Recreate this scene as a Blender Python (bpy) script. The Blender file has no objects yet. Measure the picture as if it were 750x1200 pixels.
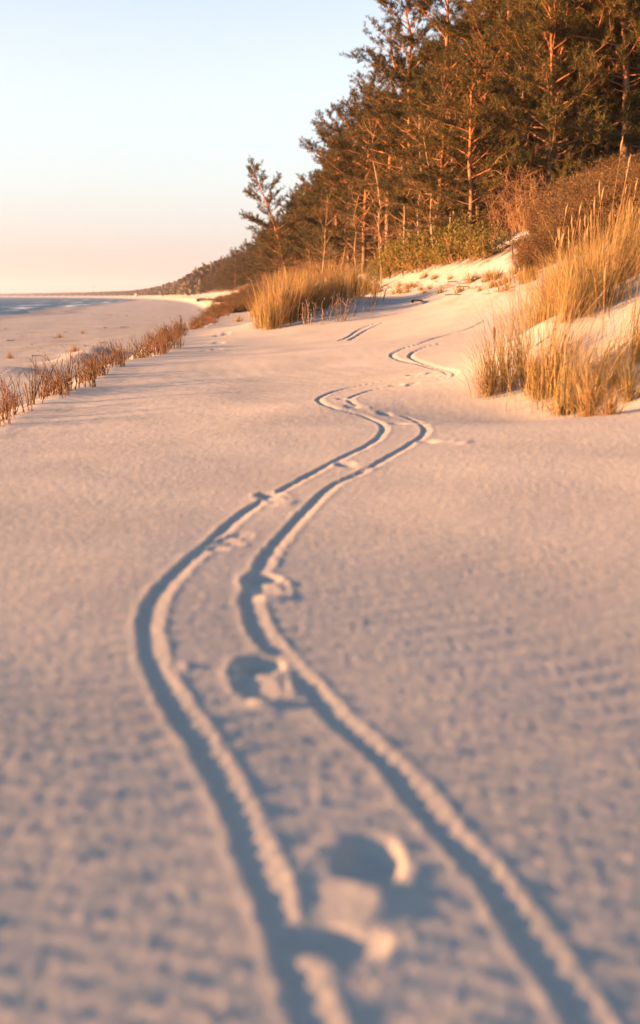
import bpy, math, random
import numpy as np
from mathutils import Vector

scene = bpy.context.scene
COL = scene.collection
R = math.radians

# ------------------------------------------------------------------ look
SUN_EL, SUN_AZ = 9.0, -103.0          # azimuth clockwise from +Y (the viewing direction)
SUN_STR, SKY_STR, EXPO = 5.0, 0.07, 2.52
CAM_H, LENS = 1.0, 40.0
F_PX = 1200 * LENS / 36.0
PITCH = math.atan((600 - 347) / F_PX)
SEA_Z = -1.5

# ------------------------------------------------------------------ noise
def _hash(ix, iy, s):
    h = (ix.astype(np.int64) * 374761393 + iy.astype(np.int64) * 668265263 + s * 974634777) & 0x7fffffff
    h = ((h ^ (h >> 13)) * 1274126177) & 0x7fffffff
    h = (h ^ (h >> 16)) & 0xffff
    return h / 65535.0
def vnoise(x, y, s=0):
    x = np.asarray(x, float); y = np.asarray(y, float)
    ix = np.floor(x); iy = np.floor(y); fx = x - ix; fy = y - iy
    fx = fx * fx * (3 - 2 * fx); fy = fy * fy * (3 - 2 * fy)
    a = _hash(ix, iy, s); b = _hash(ix + 1, iy, s); c = _hash(ix, iy + 1, s); d = _hash(ix + 1, iy + 1, s)
    return (a + (b - a) * fx) * (1 - fy) + (c + (d - c) * fx) * fy - 0.5
def fbm(x, y, s=0, o=4):
    t = 0; a = 1.0
    for k in range(o):
        t = t + a * vnoise(x * 2 ** k, y * 2 ** k, s + k * 17); a *= 0.5
    return t
def sstep(x, a, b):
    t = np.clip((x - a) / (b - a), 0, 1); return t * t * (3 - 2 * t)
def gau(X, Y, cx, cy, sx, sy):
    return np.exp(-((X - cx) / sx) ** 2 - ((Y - cy) / sy) ** 2)

# ------------------------------------------------------------------ terrain
def forest_x(Y):
    return 7 - 0.092 * Y - 0.00006 * Y * Y + 1.6 * np.exp(-((Y - 7) / 9.0) ** 2)
def edge_x(Y):
    e = -2.3 - 0.045 * np.maximum(Y, 0) + 0.22 * np.sin(Y * 0.35) + 0.12 * np.sin(Y * 0.9 + 1)
    e = e - .15 * (1 - sstep(Y, 7, 11.5))
    return np.minimum(e, forest_x(Y) - 4.0)
def shore_x(Y):
    s = -52 - (Y - 185) * 0.125 + 2.5 * np.sin(Y * 0.045) + 1.5 * np.sin(Y * 0.11 + 2)
    return np.minimum(s, forest_x(Y) - 27)
def base_z(X, Y):
    X = np.asarray(X, float); Y = np.asarray(Y, float)
    t = X - forest_x(Y)
    d = edge_x(Y) - X
    z = 1.6 * np.clip((t + 9) / 9, 0, 1) ** 3
    tt = np.clip(t, 0, 60)
    z = z + (4.9 * (1 - np.exp(-tt / 8.0)) + 0.02 * tt) * (1 - .65 * sstep(Y, 350, 1200))
    z = z + 0.35 * fbm(X / 3.0, Y / 3.0, 5, 3) * sstep(t, -3, 3)
    z = z + 0.80 * gau(X, Y, 3.7, 12.2, 1.40, 2.0) + 0.22 * gau(X, Y, 2.25, 11.5, 0.55, 0.8)
    z = z + 0.10 * gau(X, Y, 3.0, 10.4, 0.5, 0.5)
    z = z - 0.22 * gau(X, Y, 2.0, 9.55, 1.25, 0.85)
    z = z + 0.55 * gau(X, Y, -0.2, 30, 2.0, 4.0) + 0.25 * gau(X, Y, 0.9, 33, 1.2, 4)
    z = z + 0.10 * gau(X, Y, 0.4, 17.5, 2.5, 1.6)
    near = 1 - sstep(Y, 60, 120)
    z = z + near * (0.05 * fbm(X / 2.6, Y / 3.4, 1, 3) + 0.012 * fbm(X / 0.8 + Y * .2, Y / 0.7, 3, 2)) * (1 - sstep(t, -1, 1) * .3)
    z = z + np.clip(X, -2.5, 3) * (-.112 * (1 - sstep(Y, 1.6, 6.0)) + .052 * np.exp(-((Y - 11) / 5.0) ** 2))  # added tilt: near sand turned off the sun to darken, mid sand towards it
    # seaward face of the dune, then the beach
    drop = 1.25 * sstep(d, -0.25, 2.5)
    w = np.maximum(edge_x(Y) - shore_x(Y) - 4, 5)
    drop = drop + 0.27 * np.clip((d - 2.6) / w, 0, 1) + 2.5 * np.clip((d - 2.6 - w) / 60, 0, 2)
    z = z - drop
    bm = sstep(d, 2, 6) * (1 - sstep(d, w - 12, w))
    z = z + bm * (0.10 * fbm(X / 5.0, Y / 9.0, 9, 4))
    z = z + 0.34 * gau(X, Y, -8.2, 39, 0.9, 1.6) + 0.30 * gau(X, Y, -8.9, 45, 0.8, 2.0) + 0.2 * gau(X, Y, -9.5, 34, 1.2, 1.2)
    return z

CAM = np.array([0, 0, CAM_H + float(base_z(0.0, 0.0))])
def ray(px, py):
    dx = (px - 375) / F_PX; dy = (600 - py) / F_PX
    c, s = math.cos(PITCH), math.sin(PITCH)
    return np.array([dx, c + dy * s, -s + dy * c])
_ts = np.concatenate([np.arange(0.8, 60, 0.02), np.arange(60, 900, 0.5)])
def hit(px, py, tmin=0.8):
    """the point of the bare ground seen at a pixel of the 750 x 1200 photograph"""
    r = ray(px, py); r = r / r[1]
    P = CAM[:, None] + r[:, None] * _ts[None, :]
    below = (P[2] <= base_z(P[0], P[1])) & (_ts >= tmin)
    i = int(np.argmax(below)) if below.any() else len(_ts) - 1
    return Vector((float(P[0, i]), float(P[1, i]), float(base_z(P[0, i], P[1, i]))))
def gz(x, y): return float(base_z(np.array(x), np.array(y)))

# wheel ruts, followed on the ground
RUT_L = [(392,1262),(369,1196),(347,1130),(325,1057),(310,1027),(281,954),(244,888),(215,838),(192,800),(178,762),(175,735),(182,708),(205,675),(242,643),(270,616),(294,597),(343,569),(390,543),(432,522),(449,508),(448,497),(427,488),(395,479),(376,471),(378,465),(399,457),(430,450.5),(455,446),(490,441.5),(526,438),(498,428),(470,422),(460,416),(472,409),(492,403),(502,399),(526,392),(546,386),(570,375)]
RUT_R = [(720,1262),(677,1189),(618,1093),(567,1027),(508,961),(457,895),(398,844),(360,803),(330,772),(308,745),(297,718),(296,700),(305,671),(321,643),(354,605),(391,570),(420,556),(451,539),(483,520),(499,508),(497,499),(479,490),(440,481.5),(420,475),(411,469.5),(416,464),(437,457),(460,452.5),(497,446.5),(535,438),(506,428),(486,421),(482,415.5),(496,408),(518,402)]
RUT_F1 = [(398,399),(408,395),(424,385),(440,379)]
RUT_F2 = [(410,398.5),(420,393),(436,384),(450,378)]
def smooth_line(pts, sub=7):
    P = np.array([hit(*p)[:2] for p in pts]); out = []
    n = len(P)
    for i in range(n - 1):
        p0, p1, p2, p3 = P[max(i-1,0)], P[i], P[i+1], P[min(i+2,n-1)]
        for k in range(sub):
            t = k / sub
            out.append(0.5*((2*p1)+(-p0+p2)*t+(2*p0-5*p1+4*p2-p3)*t*t+(-p0+3*p1-3*p2+p3)*t**3))
    out.append(P[-1]); return np.array(out)

# footprints: px, py, length, width, depth, direction (deg, 0 = walking away), heel heap
PRINTS = [(420,1042,0.40,0.155,0.021,8,1),(307,793,0.34,0.135,0.038,-6,1),(312,686,0.34,0.135,0.036,-12,1),(275,632,0.30,0.12,0.018,15,0),(320,583,0.36,0.14,0.036,-20,1),
          (412,546,0.32,0.14,0.034,-25,1),(516,518,0.34,0.145,0.034,-55,1),(458,487,0.34,0.14,0.03,-30,0),(480,497,0.34,0.145,0.03,-60,1),(408,468,0.36,0.145,0.03,-30,0),(421,478,0.36,0.145,0.03,-40,1),
          (472,451,0.4,0.17,0.03,-40,1),(494,438,0.45,0.18,0.03,-40,0),(213,783,0.07,0.06,-0.006,0,0),(265,640,0.22,0.11,0.02,20,0),
          (262,392,0.6,0.3,0.05,10,1),(256,402,0.6,0.3,0.05,-10,0),(250,410,0.6,0.3,0.04,10,1),(268,384,0.8,0.4,0.05,10,0)]

def micro_z(X, Y):
    """ruts, footprints and wind ripples on the near dune"""
    dz = np.zeros_like(X); ink = np.ones_like(X)
    for line, k in ((RUT_L, 1.0), (RUT_R, 1.0), (RUT_F1, 1.3), (RUT_F2, 1.3)):
        P = smooth_line(line)
        dmin = np.full(X.shape, 9.0); sgn = np.ones_like(X); al = np.zeros_like(X); acc = 0.0; fade = np.ones_like(X)
        for i in range(len(P) - 1):
            a, b = P[i], P[i+1]; L = float(np.hypot(*(b - a)))
            if L < 1e-5: continue
            m = (X > min(a[0], b[0]) - .25) & (X < max(a[0], b[0]) + .25) & (Y > min(a[1], b[1]) - .25) & (Y < max(a[1], b[1]) + .25)
            if m.any():
                x = X[m]; y = Y[m]; u = (b - a) / L
                s = np.clip((x - a[0]) * u[0] + (y - a[1]) * u[1], 0, L)
                dd = np.hypot(x - a[0] - u[0] * s, y - a[1] - u[1] * s)
                cur = dmin[m]; better = dd < cur
                cur[better] = dd[better]; dmin[m] = cur
                cr = -np.sign(u[0] * (y - a[1]) - u[1] * (x - a[0])); h = sgn[m]; h[better] = cr[better]; sgn[m] = h
                q = al[m]; q[better] = (acc + s)[better]; al[m] = q
            acc += L
        sel = dmin < 0.25
        d = dmin[sel]; s = al[sel]; x = X[sel]; y = Y[sel]
        wide = 1 + 0.4 * sstep(y, 6, 18)
        d = d + 0.010 * fbm(x / 0.035, y / 0.035, 31, 2) + 0.006 * vnoise(x / 0.09, y / 0.09, 77)
        d = np.abs(d) / wide; sd = d * sgn[sel]
        dep = (0.0062 + .0055 * sstep(y, 2.2, 5)) * (1 + 0.35 * fbm(s / 0.30, s * 0, 41, 2)) * k * (1 + .9 * sstep(y, 9, 17))
        q = np.where(sd < -.014, (-.014 - sd) / .026, (sd + .014) / .056)
        prof = -2 * dep * (1 - sstep(np.sqrt(q * q + .12 ** 2), -1, 1))
        rim = 0.0018 * k * np.exp(-((d - 0.046) / 0.014) ** 2) * (1 + 1.1 * fbm(x / 0.05, y / 0.05, 51, 2))
        tread = 0.0014 * np.sin(s * 2 * math.pi / 0.055) * (1 - sstep(d, 0.02, 0.045))
        dz[sel] += prof + rim + tread
        ink[sel] *= sstep(d, 0.05, 0.12)
    for (px, py, L, w, dep, ang, heap) in PRINTS:
        c = hit(px, py); a = R(-ang); ca, sa = math.cos(a), math.sin(a)
        m = (np.abs(X - c.x) < .8) & (np.abs(Y - c.y) < .8)
        if not m.any(): continue
        x = X[m] - c.x; y = Y[m] - c.y
        u = x * ca + y * sa; v = -x * sa + y * ca       # v along the foot, away
        u = u + 0.022 * fbm(x / .06, y / .06, 61, 3); v = v + 0.026 * fbm(x / .07, y / .07, 71, 3)
        def blob(cu, cv, su, sv, lo=.62, hi=1.1):
            q = np.sqrt(np.abs((u - cu) / su) ** 2.4 + np.abs((v - cv) / sv) ** 2.4) ** (2 / 2.4)
            return 1 - sstep(q, lo, hi)
        heel = blob(.06 * w, .25 * L, .38 * w, .22 * L, .4, 1.2); toe = blob(-.14 * w, -.40 * L, .50 * w, .13 * L, .35, 1.25)
        if w > .1499:      # the deep near print: heel hole, slumped middle, toe hole
            z = -dep * np.maximum(heel, toe * .75) + (.005 + .085 * x + .004 * fbm(x / .07, y / .07, 83, 2)) * blob(-.04 * w, -.10 * L, .62 * w, .20 * L, .45, 1.1)
        else:              # a shoe sole with a waist, its floor tipped a little
            uw = u * (1 + .45 * np.exp(-((v - .06 * L) / (.13 * L)) ** 2)); q = np.sqrt(np.abs(uw / (.47 * w)) ** 2.6 + np.abs((v + .03 * L) / (.50 * L)) ** 2.6) ** (2 / 2.6)
            sole = 1 - sstep(q, .6, 1.1)
            z = sole * (-.07 * dep + .12 * x + .003 * fbm(x / .06, y / .06, 83, 2)) - .42 * dep * np.maximum(heel, .25 * toe)
            z = z + .22 * dep * heap * np.exp(-((u + .1 * w) / (.45 * w)) ** 2 - ((v + .60 * L) / (.10 * L)) ** 2) * (1 + fbm(x / .05, y / .05, 87, 2))
        q = np.sqrt((u / (.62 * w)) ** 2 + (v / (.56 * L)) ** 2)
        z = z + abs(dep) * 0.06 * np.exp(-((q - 1.05) / .16) ** 2) * (1 + 1.2 * fbm(x / .05, y / .05, 81, 2))
        cur = dz[m]
        inside = 1 - sstep(q, .8, 1.15)
        dz[m] = cur * (1 - .75 * inside) + z
        k = ink[m]; k *= 1 - .8 * inside; ink[m] = k
    # ripples: broken crests about 10 cm apart, plus lumpy wind-blown grain
    fade = (1 - sstep(Y, 9, 22)) * (1 - sstep(X - forest_x(Y), -3.5, -1.5)) * (1 - sstep(edge_x(Y) - X, 0, 2))
    wx = X + 0.07 * fbm(X / .5, Y / .5, 91, 2); wy = Y + 0.07 * fbm(X / .45, Y / .6, 95, 2)
    ph = (-0.34 * wx + 0.94 * wy)
    amp = (.0014 + .0006 * (1 - sstep(Y, 2.2, 5))) * np.clip(1.0 + .45 * fbm(X / 0.9, Y / 0.5, 101, 2), 0.0, 1.8)
    rip = amp * (np.sin(ph * 2 * math.pi / 0.098) + .5 * np.sin((0.1 * wx + wy) * 2 * math.pi / 0.061 + 1))
    al2 = .90 * X + .43 * Y; nn = -.43 * X + .90 * Y
    lump = 0.0016 * fbm(X / 0.022, Y / 0.024, 111, 2) + 0.0031 * fbm(al2 / 0.17, nn / 0.034, 121, 2) + .0012 * fbm(al2 / .5, nn / .16, 131, 2)
    return dz + (rip + lump) * fade * ink

# ------------------------------------------------------------------ materials
def mat(name):
    m = bpy.data.materials.new(name); m.use_nodes = True
    nt = m.node_tree; b = nt.nodes['Principled BSDF']
    return m, nt, b
def N(nt, t, **kw):
    n = nt.nodes.new(t)
    for k, v in kw.items(): setattr(n, k, v)
    return n
def ramp(nt, stops, fac=None):
    n = N(nt, 'ShaderNodeValToRGB'); e = n.color_ramp.elements
    while len(e) < len(stops): e.new(0.5)
    for el, (p, c) in zip(e, stops): el.position = p; el.color = (*c, 1)
    if fac is not None: nt.links.new(fac, n.inputs[0])
    return n
def noise(nt, scale, detail=4, rough=.6, coord=None):
    n = N(nt, 'ShaderNodeTexNoise'); n.inputs['Scale'].default_value = scale; n.inputs['Detail'].default_value = detail; n.inputs['Roughness'].default_value = rough
    if coord is not None: nt.links.new(coord, n.inputs['Vector'])
    return n
def mix(nt, fac, a, b, blend='MIX'):
    n = N(nt, 'ShaderNodeMix', data_type='RGBA', blend_type=blend)
    for s, v in ((0, fac), (6, a), (7, b)):
        if hasattr(v, 'is_linked') or isinstance(v, bpy.types.NodeSocket): nt.links.new(v, n.inputs[s])
        else: n.inputs[s].default_value = v if s == 0 else (*v, 1)
    return n.outputs[2]

def make_sand():
    m, nt, b = mat('sand')
    g = N(nt, 'ShaderNodeNewGeometry'); pos = g.outputs['Position']
    at = N(nt, 'ShaderNodeAttribute', attribute_name='cover')
    n1 = noise(nt, 0.9, 5, .6, pos)
    c1 = ramp(nt, [(.3, (.308, .290, .254)), (.7, (.368, .348, .305))], n1.outputs[0])
    n2 = noise(nt, 160, 3, .7, pos)
    c2 = ramp(nt, [(.30, (.62, .60, .58)), (.45, (1, 1, 1)), (.62, (1, 1, 1)), (.75, (1.18, 1.16, 1.12))], n2.outputs[0])
    sand = mix(nt, 1.0, c1.outputs[0], c2.outputs[0], 'MULTIPLY')
    sep = N(nt, 'ShaderNodeSeparateColor'); nt.links.new(at.outputs['Color'], sep.inputs[0])
    # forest floor
    n3 = noise(nt, 3.0, 6, .7, pos)
    fl = ramp(nt, [(.3, (.030, .020, .012)), (.5, (.09, .055, .028)), (.7, (.17, .10, .05))], n3.outputs[0])
    n4 = noise(nt, 1.1, 5, .65, pos)
    add = N(nt, 'ShaderNodeMath', operation='ADD'); nt.links.new(sep.outputs[0], add.inputs[0])
    ms = N(nt, 'ShaderNodeMath', operation='MULTIPLY_ADD'); nt.links.new(n4.outputs[0], ms.inputs[0]); ms.inputs[1].default_value = 1.2; ms.inputs[2].default_value = -.6
    nt.links.new(ms.outputs[0], add.inputs[1])
    rf = ramp(nt, [(.40, (0, 0, 0)), (.62, (1, 1, 1))], add.outputs[0])
    c = mix(nt, rf.outputs[0], sand, fl.outputs[0])
    # litter and wet sand on the beach
    n5 = N(nt, 'ShaderNodeTexNoise'); n5.inputs['Scale'].default_value = 1; n5.inputs['Detail'].default_value = 6; n5.inputs['Roughness'].default_value = .7
    mp = N(nt, 'ShaderNodeMapping'); mp.inputs['Scale'].default_value = (.5, .16, 1); nt.links.new(pos, mp.inputs[0]); nt.links.new(mp.outputs[0], n5.inputs['Vector'])
    rl = ramp(nt, [(.54, (0, 0, 0)), (.66, (1, 1, 1))], n5.outputs[0])
    ml = N(nt, 'ShaderNodeMath', operation='MULTIPLY'); nt.links.new(rl.outputs[0], ml.inputs[0]); nt.links.new(sep.outputs[1], ml.inputs[1])
    c = mix(nt, ml.outputs[0], c, (.19, .14, .10))
    c = mix(nt, sep.outputs[2], c, (.12, .10, .085))
    nt.links.new(c, b.inputs['Base Color'])
    rr = N(nt, 'ShaderNodeMath', operation='MULTIPLY_ADD'); nt.links.new(sep.outputs[2], rr.inputs[0]); rr.inputs[1].default_value = -.55; rr.inputs[2].default_value = .95
    nt.links.new(rr.outputs[0], b.inputs['Roughness']); b.inputs['Specular IOR Level'].default_value = .15
    b1 = N(nt, 'ShaderNodeBump'); b1.inputs['Strength'].default_value = .55; b1.inputs['Distance'].default_value = .006
    n6 = noise(nt, 70, 4, .7, pos); nt.links.new(n6.outputs[0], b1.inputs['Height'])
    b2 = N(nt, 'ShaderNodeBump'); b2.inputs['Strength'].default_value = .35; b2.inputs['Distance'].default_value = .10
    n7 = noise(nt, 5.0, 5, .62, pos); nt.links.new(n7.outputs[0], b2.inputs['Height'])
    # the coarse bump only where the mesh itself has no ripples left (beach and back slope)
    at2 = N(nt, 'ShaderNodeAttribute', attribute_name='rough')
    mr = N(nt, 'ShaderNodeMath', operation='MULTIPLY'); nt.links.new(at2.outputs['Fac'], mr.inputs[0]); mr.inputs[1].default_value = .6
    nt.links.new(mr.outputs[0], b2.inputs['Strength'])
    nt.links.new(b2.outputs[0], b1.inputs['Normal']); nt.links.new(b1.outputs[0], b.inputs['Normal'])
    return m

def make_leaf(name, c_dark, c_light, scale=1.2, trans=.25, rough=.6, jitter=.25):
    m, nt, b = mat(name)
    tc = N(nt, 'ShaderNodeTexCoord'); oi = N(nt, 'ShaderNodeObjectInfo')
    n = noise(nt, scale, 4, .65, tc.outputs['Object'])
    r = ramp(nt, [(.30, c_dark), (.70, c_light)], n.outputs[0])
    hs = N(nt, 'ShaderNodeHueSaturation')
    mr = N(nt, 'ShaderNodeMapRange'); nt.links.new(oi.outputs['Random'], mr.inputs[0]); mr.inputs[3].default_value = 1 - jitter; mr.inputs[4].default_value = 1 + jitter
    mh = N(nt, 'ShaderNodeMapRange'); nt.links.new(oi.outputs['Random'], mh.inputs[0]); mh.inputs[3].default_value = .515; mh.inputs[4].default_value = .488
    nt.links.new(mr.outputs[0], hs.inputs['Value']); nt.links.new(mh.outputs[0], hs.inputs['Hue']); nt.links.new(r.outputs[0], hs.inputs['Color'])
    nt.links.new(hs.outputs[0], b.inputs['Base Color']); b.inputs['Roughness'].default_value = rough; b.inputs['Specular IOR Level'].default_value = .2
    if trans:
        tr = N(nt, 'ShaderNodeBsdfTranslucent'); nt.links.new(hs.outputs[0], tr.inputs[0])
        ms = N(nt, 'ShaderNodeMixShader'); ms.inputs[0].default_value = trans
        nt.links.new(b.outputs[0], ms.inputs[1]); nt.links.new(tr.outputs[0], ms.inputs[2])
        nt.links.new(ms.outputs[0], nt.nodes['Material Output'].inputs[0])
    return m
def make_bark(name, c_low, c_high, height):
    m, nt, b = mat(name)
    tc = N(nt, 'ShaderNodeTexCoord'); mp = N(nt, 'ShaderNodeMapping'); mp.inputs['Scale'].default_value = (6, 6, 1.6); nt.links.new(tc.outputs['Object'], mp.inputs[0])
    n = noise(nt, 2.5, 6, .7, mp.outputs[0])
    sp = N(nt, 'ShaderNodeSeparateXYZ'); nt.links.new(tc.outputs['Object'], sp.inputs[0])
    mr = N(nt, 'ShaderNodeMapRange'); nt.links.new(sp.outputs[2], mr.inputs[0]); mr.inputs[1].default_value = .15 * height; mr.inputs[2].default_value = .6 * height
    c = mix(nt, mr.outputs[0], c_low, c_high)
    r = ramp(nt, [(.3, (.45, .42, .4)), (.6, (1.1, 1.08, 1.05))], n.outputs[0])
    c = mix(nt, 1.0, c, r.outputs[0], 'MULTIPLY')
    nt.links.new(c, b.inputs['Base Color']); b.inputs['Roughness'].default_value = .9; b.inputs['Specular IOR Level'].default_value = .1
    bp = N(nt, 'ShaderNodeBump'); bp.inputs['Distance'].default_value = .02; bp.inputs['Strength'].default_value = .6
    nt.links.new(n.outputs[0], bp.inputs['Height']); nt.links.new(bp.outputs[0], b.inputs['Normal'])
    return m
def make_water():
    m, nt, b = mat('sea_water')
    g = N(nt, 'ShaderNodeNewGeometry'); pos = g.outputs['Position']
    mp = N(nt, 'ShaderNodeMapping'); mp.inputs['Scale'].default_value = (.16, .05, 1); mp.inputs['Rotation'].default_value = (0, 0, .12); nt.links.new(pos, mp.inputs[0])
    n = noise(nt, 1, 5, .65, mp.outputs[0])
    at = N(nt, 'ShaderNodeAttribute', attribute_name='foam')
    c = ramp(nt, [(.3, (.012, .06, .105)), (.7, (.03, .105, .15))], n.outputs[0])
    ad = N(nt, 'ShaderNodeMath', operation='MULTIPLY_ADD'); nt.links.new(at.outputs['Fac'], ad.inputs[0]); ad.inputs[1].default_value = .33; nt.links.new(n.outputs[0], ad.inputs[2])
    rf = ramp(nt, [(.70, (0, 0, 0)), (.78, (1, 1, 1))], ad.outputs[0])
    cc = mix(nt, rf.outputs[0], c.outputs[0], (.8, .8, .8))
    nt.links.new(cc, b.inputs['Base Color']); b.inputs['Roughness'].default_value = .5; b.inputs['IOR'].default_value = 1.33; b.inputs['Specular IOR Level'].default_value = .12
    bp = N(nt, 'ShaderNodeBump'); bp.inputs['Strength'].default_value = 1; bp.inputs['Distance'].default_value = 1.2
    nt.links.new(n.outputs[0], bp.inputs['Height']); nt.links.new(bp.outputs[0], b.inputs['Normal'])
    return m

M = {}
M['sand'] = make_sand()
M['needle'] = make_leaf('pine_needles', (.011, .025, .008), (.120, .078, .013), .8, .2)
M['needle_far'] = make_leaf('far_foliage', (.035, .032, .018), (.085, .060, .028), .08, .1)
M['bark'] = make_bark('pine_bark', (.17, .115, .075), (.42, .17, .065), 9)
M['birch'] = make_bark('pale_bark', (.30, .22, .15), (.34, .24, .15), 5)
M['twig'] = make_leaf('brown_twigs', (.13, .070, .035), (.30, .165, .075), 2.5, 0, .85)
M['heath'] = make_leaf('heath_twigs', (.058, .034, .016), (.20, .115, .045), 1.0, .15, .85)
M['leaf'] = make_leaf('shrub_leaves', (.068, .070, .012), (.21, .165, .025), 2.2, .35)
M['grass'] = make_leaf('dry_marram', (.165, .100, .032), (.40, .275, .108), 16.0, .35, .7, .12)
M['grass_dark'] = make_leaf('dead_marram', (.12, .070, .032), (.26, .16, .07), 3.0, .25, .8, .2)
M['seed'] = make_leaf('seed_head', (.25, .145, .06), (.41, .26, .115), 30, .2, .8, .1)
M['stick'] = make_leaf('brushwood', (.062, .034, .019), (.16, .088, .042), 9, 0, .85, .3)
M['stake'] = make_leaf('split_stakes', (.13, .072, .032), (.25, .15, .065), 9, 0, .8, .25)
M['drift'] = make_leaf('driftwood', (.10, .07, .05), (.22, .16, .11), 6, 0, .85, .3)
M['paledrift'] = make_leaf('bleached_wood', (.30, .24, .17), (.44, .36, .26), 4, 0, .85, .1)
M['water'] = make_water()
M['plaster'] = make_leaf('pale_plaster', (.42, .39, .36), (.5, .46, .42), 1, 0, .8, .05)
M['roof'] = make_leaf('dark_roof', (.16, .07, .05), (.22, .1, .07), 1, 0, .8, .05)
M['steel'] = make_leaf('mast_steel', (.22, .2, .2), (.3, .28, .28), 1, 0, .5, .05)

# ------------------------------------------------------------------ mesh helpers
class MB:
    def __init__(s): s.v = []; s.f = []; s.n = 0
    def add(s, v, f):
        v = np.asarray(v, float).reshape(-1, 3); s.v.append(v)
        s.f.append((np.asarray(f, np.int64) + s.n)); s.n += len(v)
    def tube(s, pts, rad, sides=6, cap=True):
        P = np.asarray(pts, float); n = len(P); rad = np.broadcast_to(np.asarray(rad, float), (n,))
        T = np.gradient(P, axis=0); T /= np.linalg.norm(T, axis=1)[:, None] + 1e-9
        ref = np.array([0.31, 0.17, 0.93]) if abs(T[:, 2]).mean() < .8 else np.array([0.96, 0.2, 0.1])
        A = np.cross(T, ref); A /= np.linalg.norm(A, axis=1)[:, None] + 1e-9
        B = np.cross(T, A)
        th = np.arange(sides) * 2 * math.pi / sides
        V = P[:, None, :] + rad[:, None, None] * (A[:, None, :] * np.cos(th)[None, :, None] + B[:, None, :] * np.sin(th)[None, :, None])
        i = np.arange(n - 1)[:, None] * sides; j = np.arange(sides)[None, :]; jn = (j + 1) % sides
        F = np.stack([i + j, i + jn, i + sides + jn, i + sides + j], -1).reshape(-1, 4)
        s.add(V, F)
        if cap and sides == 4:
            s.add(V[-1], [[0, 1, 2, 3]])
        elif cap:
            c = np.vstack([V[-1], P[-1][None]]); s.add(c, [[k, (k + 1) % sides, sides, sides] for k in range(sides)])
    def box(s, c, h):
        c = np.array(c, float); h = np.array(h, float)
        k = np.array([(-1,-1,-1),(1,-1,-1),(1,1,-1),(-1,1,-1),(-1,-1,1),(1,-1,1),(1,1,1),(-1,1,1)], float)
        s.add(c + k * h, [(0,3,2,1),(4,5,6,7),(0,1,5,4),(1,2,6,5),(2,3,7,6),(3,0,4,7)])
    def tris(s, A, B, C):
        n = len(A); V = np.stack([A, B, C], 1).reshape(-1, 3)
        i = np.arange(n)[:, None] * 3
        s.add(V, np.concatenate([i, i + 1, i + 2, i + 2], 1))
    def mesh(s, name, m, smooth=False):
        V = np.vstack(s.v); F = np.vstack(s.f)
        tri = F[:, 2] == F[:, 3]
        cnt = np.where(tri, 3, 4); keep = np.ones(F.shape, bool); keep[tri, 3] = False
        me = bpy.data.meshes.new(name)
        me.vertices.add(len(V)); me.vertices.foreach_set('co', V.astype(np.float32).ravel())
        loops = F[keep]; me.loops.add(len(loops)); me.loops.foreach_set('vertex_index', loops.astype(np.int32))
        me.polygons.add(len(F)); st = np.concatenate([[0], np.cumsum(cnt)[:-1]])
        me.polygons.foreach_set('loop_start', st.astype(np.int32)); me.polygons.foreach_set('loop_total', cnt.astype(np.int32))
        if smooth: me.polygons.foreach_set('use_smooth', np.ones(len(F), bool))
        me.update(calc_edges=True); me.validate()
        if m: me.materials.append(m)
        return me
def obj(name, me, parent=None, loc=(0, 0, 0), rz=0.0, sc=1.0):
    o = bpy.data.objects.new(name, me); COL.objects.link(o)
    o.location = loc; o.rotation_euler = (0, 0, rz); o.scale = (sc, sc, sc) if not hasattr(sc, '__len__') else sc
    if parent: o.parent = parent
    return o
def tag(o, label=None, cat=None, group=None, kind=None):
    for k, v in (('label', label), ('category', cat), ('group', group), ('kind', kind)):
        if v: o[k] = v
    return o
def place(name, parts, loc, label, cat, group=None, rz=0.0, sc=1.0, tilt=None):
    """a thing: an Empty at its base and one object for each (part name, mesh)"""
    o = obj(name, None, None, loc, rz, sc)
    if tilt: o.rotation_euler = (tilt[0], tilt[1], rz)
    tag(o, label, cat, group)
    for pn, me in parts: obj(pn, me, o)
    return o

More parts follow.
